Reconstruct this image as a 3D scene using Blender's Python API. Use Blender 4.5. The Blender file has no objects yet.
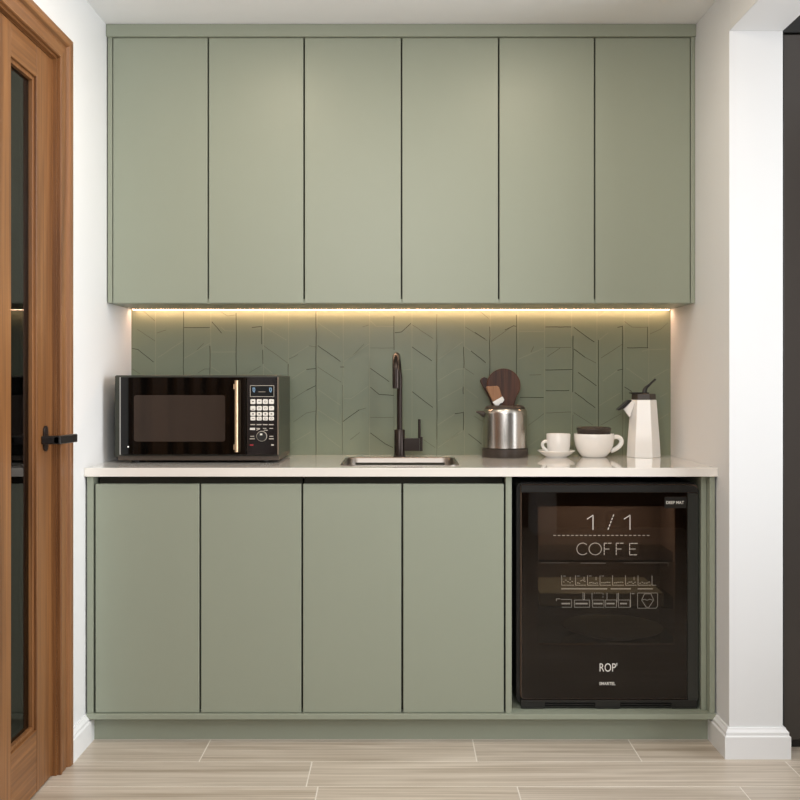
import bpy, bmesh, math, random
from mathutils import Vector, Matrix
random.seed(7)
PI = math.pi
S = bpy.context.scene
COL = S.collection
# ------------------------------------------------------------------ camera, world, light
H = 1.195                      # eye height
F = 1000.0                     # focal length in pixels of the 800 px frame
CX, CY = 401.0, 382.0          # vanishing point
cam_d = bpy.data.cameras.new('camera'); cam = bpy.data.objects.new('camera', cam_d); COL.objects.link(cam)
cam.location = (0, 0, H); cam.rotation_euler = (PI/2, 0, 0)
cam_d.sensor_width = 36; cam_d.lens = 36*F/800
cam_d.shift_x = (400-CX)/800; cam_d.shift_y = (CY-400)/800
cam_d.clip_start = 0.05
S.camera = cam

w = bpy.data.worlds.new('world'); S.world = w; w.use_nodes = True
w.node_tree.nodes['Background'].inputs[0].default_value = (0.9, 0.95, 1.0, 1)
w.node_tree.nodes['Background'].inputs[1].default_value = 0.5

def area(name, loc, target, sx, sy, power, color, shape='RECTANGLE', spread=PI):
    d = bpy.data.lights.new(name, 'AREA'); d.shape = shape; d.size = sx; d.size_y = sy
    d.energy = power; d.color = color; d.spread = spread
    o = bpy.data.objects.new(name, d); COL.objects.link(o); o.location = loc
    v = Vector(target)-Vector(loc)
    o.rotation_euler = v.to_track_quat('-Z', 'Y').to_euler()
    return o
# added soft fill from behind the camera, standing in for window daylight
area('rear_fill', (-0.1, -1.35, 1.90), (-0.05, 3.8, 1.1), 1.7, 0.95, 23, (0.975, 0.98, 0.99))
# fill light added beyond the passage on the right to brighten the left wall
area('passage_fill', (2.25, 2.35, 1.35), (-1.0, 2.45, 1.2), 1.7, 2.1, 41, (0.94, 0.965, 1.0), spread=1.9)
# two warm ceiling lamps of the kitchen
area('ceiling_lamp_left', (-0.46, 2.82, 2.455), (-0.46, 2.85, 0), 0.12, 0.12, 4.2, (1.0, 0.84, 0.64), 'DISK')
area('ceiling_lamp_right', (0.46, 2.82, 2.455), (0.46, 2.85, 0), 0.12, 0.12, 4.2, (1.0, 0.84, 0.64), 'DISK')
area('overhead_fill', (0.0, 1.2, 2.455), (0.0, 1.21, 0), 1.3, 1.8, 18, (0.985, 0.98, 0.98))  # unseen broad panel added overhead for ambient light on walls and floor
pd = bpy.data.lights.new('ceiling_fill', 'POINT'); pd.energy = 24; pd.shadow_soft_size = 0.16; pd.color = (0.98, 0.975, 0.98)  # unseen point light added to brighten the ceiling and side walls
po_ = bpy.data.objects.new('ceiling_fill', pd); COL.objects.link(po_); po_.location = (-0.15, 0.9, 2.0)

S.view_settings.view_transform = 'Standard'; S.view_settings.look = 'None'
S.view_settings.gamma = 1.0; S.view_settings.use_curve_mapping = False
S.view_settings.exposure = 0.04

# ------------------------------------------------------------------ materials
def srgb(r, g, b):
    f = lambda c: (c/255/12.92) if c/255 <= 0.04045 else ((c/255+0.055)/1.055)**2.4
    return (f(r), f(g), f(b), 1)
def mat(name, rgb, rough=0.5, metal=0.0, spec=0.5, bump=None, emit=None, estr=0, coat=0, noise=None, aniso=0):
    m = bpy.data.materials.new(name); m.use_nodes = True
    nt = m.node_tree; b = nt.nodes['Principled BSDF']
    b.inputs['Base Color'].default_value = rgb; b.inputs['Roughness'].default_value = rough
    b.inputs['Metallic'].default_value = metal; b.inputs['Specular IOR Level'].default_value = spec
    b.inputs['Coat Weight'].default_value = coat; b.inputs['Coat Roughness'].default_value = 0.05
    b.inputs['Anisotropic'].default_value = aniso
    if emit: b.inputs['Emission Color'].default_value = emit; b.inputs['Emission Strength'].default_value = estr
    tc = nt.nodes.new('ShaderNodeTexCoord')
    if noise:      # (scale, amount): slight mottling of the colour itself
        n = nt.nodes.new('ShaderNodeTexNoise'); n.inputs['Scale'].default_value = noise[0]; n.inputs['Detail'].default_value = 4
        r = nt.nodes.new('ShaderNodeMapRange'); r.inputs['To Min'].default_value = 1-noise[1]; r.inputs['To Max'].default_value = 1+noise[1]
        h = nt.nodes.new('ShaderNodeHueSaturation'); h.inputs['Color'].default_value = rgb
        nt.links.new(tc.outputs['Object'], n.inputs['Vector']); nt.links.new(n.outputs['Fac'], r.inputs['Value'])
        nt.links.new(r.outputs['Result'], h.inputs['Value']); nt.links.new(h.outputs['Color'], b.inputs['Base Color'])
    if bump:       # (scale, strength, distance)
        n = nt.nodes.new('ShaderNodeTexNoise'); n.inputs['Scale'].default_value = bump[0]; n.inputs['Detail'].default_value = 3
        bp = nt.nodes.new('ShaderNodeBump'); bp.inputs['Strength'].default_value = bump[1]; bp.inputs['Distance'].default_value = bump[2]
        nt.links.new(tc.outputs['Object'], n.inputs['Vector']); nt.links.new(n.outputs['Fac'], bp.inputs['Height'])
        nt.links.new(bp.outputs['Normal'], b.inputs['Normal'])
    return m
def wood(name, dark, light, axis, rough=0.4, scale=1.0, streak=60, var=None, spec=0.5, wave=0.45):
    m = bpy.data.materials.new(name); m.use_nodes = True
    nt = m.node_tree; L = nt.links; b = nt.nodes['Principled BSDF']
    b.inputs['Roughness'].default_value = rough; b.inputs['Specular IOR Level'].default_value = spec
    tc = nt.nodes.new('ShaderNodeTexCoord'); mp = nt.nodes.new('ShaderNodeMapping')
    sc = [streak*scale]*3; sc[axis] = 1.6*scale
    mp.inputs['Scale'].default_value = sc
    n1 = nt.nodes.new('ShaderNodeTexNoise'); n1.inputs['Scale'].default_value = 1.0; n1.inputs['Detail'].default_value = 6; n1.inputs['Roughness'].default_value = 0.6
    mp2 = nt.nodes.new('ShaderNodeMapping'); sc2 = [9*scale]*3; sc2[axis] = 0.8*scale; mp2.inputs['Scale'].default_value = sc2
    n2 = nt.nodes.new('ShaderNodeTexNoise'); n2.inputs['Scale'].default_value = 1.0; n2.inputs['Detail'].default_value = 3; n2.inputs['Distortion'].default_value = 1.2
    src = tc.outputs['Object']
    if var:        # shift the grain per plank
        at = nt.nodes.new('ShaderNodeAttribute'); at.attribute_name = 'plank'
        va = nt.nodes.new('ShaderNodeVectorMath'); va.operation = 'MULTIPLY_ADD'
        va.inputs[1].default_value = (13, 7, 5)
        L.new(at.outputs['Vector'], va.inputs[0]); L.new(src, va.inputs[2]); src = va.outputs[0]
    L.new(src, mp.inputs['Vector']); L.new(src, mp2.inputs['Vector'])
    L.new(mp.outputs['Vector'], n1.inputs['Vector']); L.new(mp2.outputs['Vector'], n2.inputs['Vector'])
    mx = nt.nodes.new('ShaderNodeMath'); mx.operation = 'MULTIPLY_ADD'; mx.inputs[1].default_value = wave
    ml = nt.nodes.new('ShaderNodeMath'); ml.operation = 'MULTIPLY'; ml.inputs[1].default_value = 1-wave
    L.new(n1.outputs['Fac'], ml.inputs[0]); L.new(n2.outputs['Fac'], mx.inputs[0]); L.new(ml.outputs[0], mx.inputs[2])
    cr = nt.nodes.new('ShaderNodeValToRGB'); cr.color_ramp.elements[0].position = 0.36; cr.color_ramp.elements[1].position = 0.64
    cr.color_ramp.elements[0].color = dark; cr.color_ramp.elements[1].color = light
    L.new(mx.outputs[0], cr.inputs['Fac'])
    out = cr.outputs['Color']
    if var:
        h = nt.nodes.new('ShaderNodeHueSaturation')
        sp = nt.nodes.new('ShaderNodeSeparateXYZ'); L.new(at.outputs['Vector'], sp.inputs[0])
        r = nt.nodes.new('ShaderNodeMapRange'); r.inputs['To Min'].default_value = 1-var; r.inputs['To Max'].default_value = 1+var
        L.new(sp.outputs[0], r.inputs['Value']); L.new(r.outputs['Result'], h.inputs['Value'])
        L.new(out, h.inputs['Color']); out = h.outputs['Color']
    L.new(out, b.inputs['Base Color'])
    bp = nt.nodes.new('ShaderNodeBump'); bp.inputs['Strength'].default_value = 0.12; bp.inputs['Distance'].default_value = 0.001
    L.new(n1.outputs['Fac'], bp.inputs['Height']); L.new(bp.outputs['Normal'], b.inputs['Normal'])
    return m
def tinted_glass(name, tint, refl=0.06, rough=0.02):
    m = bpy.data.materials.new(name); m.use_nodes = True
    nt = m.node_tree; L = nt.links; nt.nodes.clear()
    o = nt.nodes.new('ShaderNodeOutputMaterial'); mx = nt.nodes.new('ShaderNodeMixShader')
    t = nt.nodes.new('ShaderNodeBsdfTransparent'); t.inputs[0].default_value = tint
    g = nt.nodes.new('ShaderNodeBsdfGlossy'); g.inputs['Roughness'].default_value = rough
    f = nt.nodes.new('ShaderNodeFresnel'); f.inputs['IOR'].default_value = 1.5
    L.new(f.outputs[0], mx.inputs[0]); L.new(t.outputs[0], mx.inputs[1]); L.new(g.outputs[0], mx.inputs[2])
    L.new(mx.outputs[0], o.inputs['Surface'])
    return m

M_wall = mat('white_plaster', srgb(224, 225, 225), 0.75, bump=(60, 0.02, 0.001), noise=(3, 0.012))
M_ceil = mat('ceiling_paint', srgb(236, 237, 237), 0.8, bump=(50, 0.02, 0.001))
M_base = mat('white_gloss_trim', srgb(233, 234, 234), 0.4)
M_green = mat('sage_lacquer', srgb(148, 154, 137), 0.42, bump=(350, 0.03, 0.0005), noise=(2.2, 0.015))
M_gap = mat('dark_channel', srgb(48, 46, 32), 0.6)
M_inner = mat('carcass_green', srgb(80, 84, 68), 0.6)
M_tile = mat('green_tile', srgb(124, 132, 110), 0.38, bump=(24, 0.12, 0.004), noise=(9, 0.035))
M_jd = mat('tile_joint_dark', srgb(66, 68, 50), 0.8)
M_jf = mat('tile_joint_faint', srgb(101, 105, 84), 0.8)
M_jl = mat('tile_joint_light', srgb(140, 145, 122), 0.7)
M_quartz = mat('pale_quartz', srgb(238, 233, 225), 0.10, noise=(30, 0.012), coat=0.6)
M_floor = wood('plank_tile', srgb(163, 149, 131), srgb(212, 201, 186), 0, 0.36, 1.0, 95, var=0.045, wave=0.4)
M_grout = mat('pale_grout', srgb(228, 222, 212), 0.8)
M_woodz = wood('oak_upright', srgb(92, 56, 28), srgb(148, 101, 59), 2, 0.38, 1.0, 120)
M_woody = wood('oak_rail', srgb(92, 56, 28), srgb(148, 101, 59), 1, 0.38, 1.0, 100)
M_dglass = tinted_glass('door_glass', (0.30, 0.31, 0.30, 1))
M_bronze = mat('dark_bronze', srgb(62, 54, 50), 0.30, 0.65)
M_blackm = mat('black_metal', srgb(34, 31, 30), 0.42, 0.3)
M_black = mat('black_plastic', srgb(30, 29, 27), 0.38)
M_blackg = mat('black_glass', srgb(7, 6, 5), 0.05, spec=0.35)
M_mwside = mat('microwave_shell', srgb(52, 54, 44), 0.36, 0.1)
M_mwbase = mat('microwave_base', srgb(72, 60, 50), 0.4)
M_mwwin = mat('microwave_window', srgb(56, 48, 43), 0.10)
M_gold = mat('brushed_gold', srgb(222, 192, 156), 0.3, 1.0)
M_silver = mat('silver_trim', srgb(190, 188, 184), 0.3, 0.9)
M_btn = mat('cream_button', srgb(236, 232, 224), 0.45)
M_mark = mat('dark_mark', srgb(40, 38, 38), 0.6)
M_print = mat('white_print', srgb(226, 222, 214), 0.6)
M_printf = mat('faint_print', srgb(140, 133, 122), 0.6)
M_prints = mat('soft_print', srgb(186, 180, 168), 0.6)
M_red = mat('red_print', srgb(170, 40, 50), 0.6)
M_blue = mat('display_digit', srgb(120, 150, 175), 0.5, emit=srgb(150, 190, 220), estr=0.25)
M_led1 = mat('indicator_lamp', srgb(240, 240, 235), 0.4, emit=srgb(255, 255, 250), estr=0.8)
M_steel = mat('brushed_steel', srgb(198, 194, 188), 0.27, 1.0)
M_sink = mat('sink_steel', srgb(150, 143, 136), 0.32, 1.0)
M_dkbrown = mat('dark_brown_plastic', srgb(60, 52, 46), 0.42)
M_ceramic = mat('white_ceramic', srgb(250, 249, 246), 0.18, coat=0.3)
M_walnut = wood('walnut', srgb(48, 26, 15), srgb(98, 58, 36), 2, 0.45, 3.0, 45)
M_walnutd = wood('walnut_dark', srgb(46, 25, 15), srgb(76, 43, 27), 2, 0.45, 3.0, 45)
M_ash = wood('light_brush_wood', srgb(128, 86, 56), srgb(172, 128, 94), 2, 0.5, 3.0, 60)
M_fglass = tinted_glass('fridge_glass', (0.46, 0.42, 0.38, 1))
M_liner = mat('fridge_liner', srgb(112, 96, 86), 0.6)
M_fframe = mat('fridge_edge', srgb(50, 51, 47), 0.35, 0.2)
M_shelf = tinted_glass('shelf_glass', (0.85, 0.87, 0.85, 1))
M_tray = mat('tray_plastic', srgb(150, 142, 120), 0.5)
M_led = mat('warm_led', srgb(255, 230, 190), 0.5, emit=(1.0, 0.61, 0.40, 1), estr=28)
M_alu = mat('led_channel', srgb(205, 196, 176), 0.5, 0.2)
M_tall = mat('dark_cabinet', srgb(62, 57, 53), 0.2)
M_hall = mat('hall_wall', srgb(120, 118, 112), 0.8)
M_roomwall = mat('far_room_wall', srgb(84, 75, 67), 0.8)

# ------------------------------------------------------------------ helpers
def X(px, D): return (px-CX)*D/F
def Z(py, D): return H-(py-CY)*D/F
def box(bm, x0, x1, y0, y1, z0, z1, mi=0):
    xs, ys, zs = sorted((x0, x1)), sorted((y0, y1)), sorted((z0, z1))
    v = [bm.verts.new((x, y, z)) for z in zs for y in ys for x in xs]
    fs = [(0, 2, 3, 1), (4, 5, 7, 6), (0, 1, 5, 4), (2, 6, 7, 3), (0, 4, 6, 2), (1, 3, 7, 5)]
    out = []
    for f in fs:
        fc = bm.faces.new([v[i] for i in f]); fc.material_index = mi; out.append(fc)
    return out
def prism(bm, pts, axis, a0, a1, mi=0):
    """pts: 2D outline; axis 1: pts are (x,z) extruded along y; axis 0: (y,z) along x; axis 2: (x,y) along z"""
    def mk(p, a):
        return {0: (a, p[0], p[1]), 1: (p[0], a, p[1]), 2: (p[0], p[1], a)}[axis]
    A = [bm.verts.new(mk(p, a0)) for p in pts]; B = [bm.verts.new(mk(p, a1)) for p in pts]
    n = len(pts); fs = [bm.faces.new(A), bm.faces.new(B[::-1])]
    for i in range(n): fs.append(bm.faces.new((A[i], B[i], B[(i+1) % n], A[(i+1) % n])))
    for f in fs: f.material_index = mi
    bmesh.ops.recalc_face_normals(bm, faces=fs)
    return fs
def lathe(bm, prof, cx, cy, cz, n=48, mi=0, rot=0.0, close=False):
    rings = []
    for r, z in prof:
        if r < 1e-6: rings.append([bm.verts.new((cx, cy, cz+z))])
        else: rings.append([bm.verts.new((cx+r*math.cos(rot+2*PI*i/n), cy+r*math.sin(rot+2*PI*i/n), cz+z)) for i in range(n)])
    fs = []
    for a, b in zip(rings, rings[1:]):
        for i in range(n):
            j = (i+1) % n
            if len(a) == 1 and len(b) == 1: continue
            if len(a) == 1: fs.append(bm.faces.new((a[0], b[j], b[i])))
            elif len(b) == 1: fs.append(bm.faces.new((a[i], a[j], b[0])))
            else: fs.append(bm.faces.new((a[i], a[j], b[j], b[i])))
    if close:
        if len(rings[0]) > 1: fs.append(bm.faces.new(rings[0][::-1]))
        if len(rings[-1]) > 1: fs.append(bm.faces.new(rings[-1]))
    for f in fs: f.material_index = mi
    bmesh.ops.recalc_face_normals(bm, faces=fs)
    return fs
def tube(bm, pts, rad, n=16, mi=0, flat=1.0):
    """round tube along pts; rad scalar or list"""
    P = [Vector(p) for p in pts]; R = rad if isinstance(rad, (list, tuple)) else [rad]*len(P)
    rings = []; up = None
    for i, p in enumerate(P):
        t = (P[min(i+1, len(P)-1)]-P[max(i-1, 0)]).normalized()
        if up is None:
            up = Vector((0, 0, 1)) if abs(t.z) < 0.9 else Vector((0, 1, 0))
        u = (up-t*up.dot(t)).normalized(); v = t.cross(u); up = u
        rings.append([bm.verts.new(p+u*R[i]*math.cos(2*PI*k/n)+v*R[i]*flat*math.sin(2*PI*k/n)) for k in range(n)])
    fs = []
    for a, b in zip(rings, rings[1:]):
        for k in range(n): fs.append(bm.faces.new((a[k], a[(k+1) % n], b[(k+1) % n], b[k])))
    fs.append(bm.faces.new(rings[0][::-1])); fs.append(bm.faces.new(rings[-1]))
    for f in fs: f.material_index = mi
    bmesh.ops.recalc_face_normals(bm, faces=fs)
def curve(pts, n=5):
    P = [Vector(p) for p in pts]; P = [P[0]*2-P[1]]+P+[P[-1]*2-P[-2]]; out = []
    for a, b, c, d in zip(P, P[1:], P[2:], P[3:]):
        for i in range(n):
            t = i/n; out.append(0.5*((2*b)+(c-a)*t+(2*a-5*b+4*c-d)*t*t+(3*b-a-3*c+d)*t**3))
    return out+[P[-2]]
def rrect(x0, x1, y0, y1, r, n=6):
    pts = []
    for cx, cy, a in ((x1-r, y1-r, 0), (x0+r, y1-r, 90), (x0+r, y0+r, 180), (x1-r, y0+r, 270)):
        for k in range(n+1):
            t = math.radians(a+90*k/n); pts.append((cx+r*math.cos(t), cy+r*math.sin(t)))
    return pts
WL = {}
def empty(name, loc, label, cat, group=None, kind=None):
    o = bpy.data.objects.new(name, None); COL.objects.link(o); o.location = loc; o.empty_display_size = 0.05
    WL[o.name] = Vector(loc)
    tag(o, label, cat, group, kind); return o
def tag(o, label=None, cat=None, group=None, kind=None):
    if label: o['label'] = label
    if cat: o['category'] = cat
    if group: o['group'] = group
    if kind: o['kind'] = kind
    return o
def obj(name, bm, mats, parent=None, bevel=0, smooth=None, label=None, cat=None, group=None, kind=None, seg=2):
    """links the bmesh (world coordinates) as one mesh object with its origin at its base centre"""
    if not isinstance(mats, (list, tuple)): mats = [mats]
    vs = bm.verts
    lo = Vector([min(v.co[i] for v in vs) for i in range(3)]); hi = Vector([max(v.co[i] for v in vs) for i in range(3)])
    org = Vector(((lo.x+hi.x)/2, (lo.y+hi.y)/2, lo.z))
    bmesh.ops.translate(bm, verts=vs, vec=-org)
    me = bpy.data.meshes.new(name); bm.to_mesh(me); bm.free()
    for m in mats: me.materials.append(m)
    o = bpy.data.objects.new(name, me); COL.objects.link(o)
    WL[o.name] = org
    if parent: o.parent = parent; o.location = org-WL[parent.name]
    else: o.location = org
    if smooth:
        for p in me.polygons: p.use_smooth = True
        me.set_sharp_from_angle(angle=math.radians(smooth))
    if bevel:
        b = o.modifiers.new('bevel', 'BEVEL'); b.width = bevel; b.segments = seg; b.limit_method = 'ANGLE'; b.angle_limit = math.radians(40)
        b.harden_normals = False
    return tag(o, label, cat, group, kind)
def nb(): return bmesh.new()
def boxobj(name, dims, m, parent=None, bevel=0, **k):
    bm = nb(); box(bm, *dims); return obj(name, bm, m, parent, bevel, **k)
def stroke(bm, pts, D, wpx, th=0.0004, mi=0, dash=None):
    """thin printed bars through photo points at depth D (face towards -y)"""
    Q = [Vector((X(a, D), Z(b, D))) for a, b in pts]; hw = wpx*D/F/2
    segs = []
    for a, b in zip(Q, Q[1:]):
        if dash:
            L = (b-a).length; n = max(1, int(L/(dash[0]*D/F))); k = dash[1]
            for i in range(n): segs.append((a.lerp(b, i/n), a.lerp(b, (i+k)/n)))
        else: segs.append((a, b))
    for a, b in segs:
        d = (b-a)
        if d.length < 1e-7: continue
        d.normalize(); nrm = Vector((-d.y, d.x))*hw; e = d*hw*0.6
        pts2 = [a-e+nrm, b+e+nrm, b+e-nrm, a-e-nrm]
        prism(bm, [(p.x, p.y) for p in pts2], 1, D, D-th, mi)
def text(name, s, px0, px1, py0, py1, D, m, parent, bold=0.0):
    """lettering fitted into a photo rectangle at depth D"""
    c = bpy.data.curves.new(name, 'FONT'); c.body = s; c.extrude = 0.0; c.offset = bold
    o = bpy.data.objects.new(name, c); COL.objects.link(o)
    dg = bpy.context.evaluated_depsgraph_get(); me = bpy.data.meshes.new_from_object(o.evaluated_get(dg))
    bpy.data.objects.remove(o)
    xs = [v.co.x for v in me.vertices]; ys = [v.co.y for v in me.vertices]
    bm = nb(); bm.from_mesh(me); x0, x1, z0, z1 = X(px0, D), X(px1, D), Z(py1, D), Z(py0, D)
    for v in bm.verts:
        v.co = Vector((x0+(v.co.x-min(xs))/(max(xs)-min(xs))*(x1-x0), D, z0+(v.co.y-min(ys))/(max(ys)-min(ys))*(z1-z0)))
    for f in bm.faces: f.material_index = 0
    r = bmesh.ops.extrude_face_region(bm, geom=bm.faces[:])
    bmesh.ops.translate(bm, verts=[g for g in r['geom'] if isinstance(g, bmesh.types.BMVert)], vec=(0, -0.0004, 0))
    bmesh.ops.recalc_face_normals(bm, faces=bm.faces[:])
    return obj(name, bm, m, parent)

# ------------------------------------------------------------------ the room
YB = 3.876; WX = 1.045; ZC = H+1.268; ZK = H-0.283; WT = 0.1715
YJ = 3.185            # jamb of the passage in the right wall
YD0, YD1 = 0.39, 3.034  # door opening in the left wall
ZD = 2.19

# floor: planks and grout
bm = nb(); at = bm.faces.layers.float_vector.new('plank') if hasattr(bm.faces.layers, 'float_vector') else None
FX0, FX1, FY0 = -2.4, 2.6, -1.6
rows = []; y = 3.344
explicit = {0: [-1.9, -0.636, 0.239, 0.759, 1.9], 1: [-1.5, -0.28, 1.21, 2.2], 2: [-1.12, -0.245, 0.343, 1.0, 1.8]}
pl = []
def plank_row(y0, y1, js):
    js = [FX0]+[j for j in js if FX0 < j < FX1]+[FX1]
    for a, b in zip(js, js[1:]): pl.append((a, b, y0, y1))
for k in range(4): plank_row(3.344+0.195*k, 3.344+0.195*(k+1) if k < 3 else YB+0.15, [-1.2+0.3*k, 0.1+0.2*k, 1.2])
k = 0
while y > FY0:
    js = explicit.get(k)
    if js is None:
        js = []; x = FX0+random.uniform(0.2, 0.9)
        while x < FX1: js.append(x); x += random.choice((0.6, 0.88, 1.2))
    plank_row(max(y-0.195, FY0), y, js); y -= 0.195; k += 1
g = 0.0019
pv = []
for a, b, y0, y1 in pl:
    c = random.random(), random.random(), random.random()
    nf = box(bm, a+g, b-g, y0+g, y1-g, -0.01, 0.0)
    pv += [c]*6
n_pl = len(pv)
box(bm, FX0, FX1, FY0, YB+0.15, -0.06, -0.0006, 1)
fl = obj('floor', bm, [M_floor, M_grout], kind='structure')
a = fl.data.attributes.new('plank', 'FLOAT_VECTOR', 'FACE') if 'plank' not in fl.data.attributes else fl.data.attributes['plank']
vals = []
for i in range(len(fl.data.polygons)): vals += list(pv[i] if i < n_pl else (0, 0, 0))
a.data.foreach_set('vector', vals)

boxobj('ceiling', (FX0, FX1, FY0, YB+0.15, ZC, ZC+0.1), M_ceil, kind='structure')
boxobj('wall_back', (FX0, FX1, YB+0.008, YB+0.15, 0, ZC), M_wall, kind='structure')
bm = nb()      # left wall with the door opening
box(bm, -WX-WT, -WX, YD1, YB+0.008, 0, ZC); box(bm, -WX-WT, -WX, FY0, YD0, 0, ZC); box(bm, -WX-WT, -WX, YD0, YD1, ZD, ZC)
obj('wall_left', bm, M_wall, kind='structure')
bm = nb()      # right wall with the passage
ZL = H+1.118
box(bm, WX, WX+WT, YJ, YB+0.008, 0, ZC); box(bm, WX, WX+WT, FY0, -1.1, 0, ZC); box(bm, WX, WX+WT, -1.1, YJ, ZL, ZC)
obj('wall_right', bm, M_wall, kind='structure', bevel=0.002)
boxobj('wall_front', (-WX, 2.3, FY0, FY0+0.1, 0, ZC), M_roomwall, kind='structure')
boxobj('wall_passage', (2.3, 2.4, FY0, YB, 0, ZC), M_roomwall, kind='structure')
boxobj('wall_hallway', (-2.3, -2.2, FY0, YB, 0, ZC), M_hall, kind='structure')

# moulded baseboards: profile (outwards distance, height)
BP = [(0, 0), (0.019, 0), (0.019, 0.070), (0.0145, 0.074), (0.0145, 0.083), (0.008, 0.091), (0.006, 0.096), (0, 0.096)]
bm = nb(); A = [bm.verts.new((-WX+d, YD1+0.098, z)) for d, z in BP]; B = [bm.verts.new((-WX+d, YB-0.53, z)) for d, z in BP]
for i in range(len(BP)): j = (i+1) % len(BP); bm.faces.new((A[i], B[i], B[j], A[j]))
bm.faces.new(A); bm.faces.new(B[::-1]); bmesh.ops.recalc_face_normals(bm, faces=bm.faces[:])
obj('baseboard_left', bm, M_base, kind='structure')
bm = nb(); rings = []
for sx, sy in ((0, 0), (1, 0), (2, 0), (3, 0)):
    pass
def brd(fn): return [bm.verts.new(fn(d)+(z,)) for d, z in BP]
rings = [brd(lambda d: (WX-d, YB-0.53)), brd(lambda d: (WX-d, YJ-d)), brd(lambda d: (WX+WT+d, YJ-d)), brd(lambda d: (WX+WT+d, 3.25))]
for A, B in zip(rings, rings[1:]):
    for i in range(len(BP)): j = (i+1) % len(BP); bm.faces.new((A[i], B[i], B[j], A[j]))
bm.faces.new(rings[0]); bm.faces.new(rings[-1][::-1]); bmesh.ops.recalc_face_normals(bm, faces=bm.faces[:])
obj('baseboard_right', bm, M_base, kind='structure')

# backsplash with its joints and cracks
bm = nb()
box(bm, -WX, WX, YB, YB+0.008, ZK-0.02, H+0.285)
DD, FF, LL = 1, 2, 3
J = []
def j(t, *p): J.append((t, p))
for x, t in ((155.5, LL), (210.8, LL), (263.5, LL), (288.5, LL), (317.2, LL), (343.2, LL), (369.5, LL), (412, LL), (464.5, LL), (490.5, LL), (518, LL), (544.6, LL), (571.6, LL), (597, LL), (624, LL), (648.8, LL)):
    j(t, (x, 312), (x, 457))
for x, a, b, t in ((183.5, 311, 375, DD), (210, 346, 376, DD), (236.3, 313, 376, DD), (261.6, 327, 344, DD), (263, 350, 364, DD), (288, 364, 376, DD), (316, 309, 458, DD),
                   (343, 361, 378, FF), (342.6, 385, 455, FF), (394, 316, 350, DD), (436.7, 314, 458, FF), (437, 345, 440, FF), (463.8, 347, 368, DD), (463.2, 387, 394, DD), (463.5, 412, 430, DD),
                   (489.8, 327, 384, DD), (516.5, 315, 378, DD), (573, 336, 378, DD), (572.6, 378, 392, DD), (572.8, 415, 456, FF), (598.4, 340, 430, DD), (622.5, 326, 400, DD), (622.6, 400, 456, FF), (647.5, 327, 348, DD), (393.8, 386, 430, FF)):
    n = max(2, int((b-a)/8)); j(t, *[(x+random.uniform(-.25, .25), a+(b-a)*i/n) for i in range(n+1)])
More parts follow.
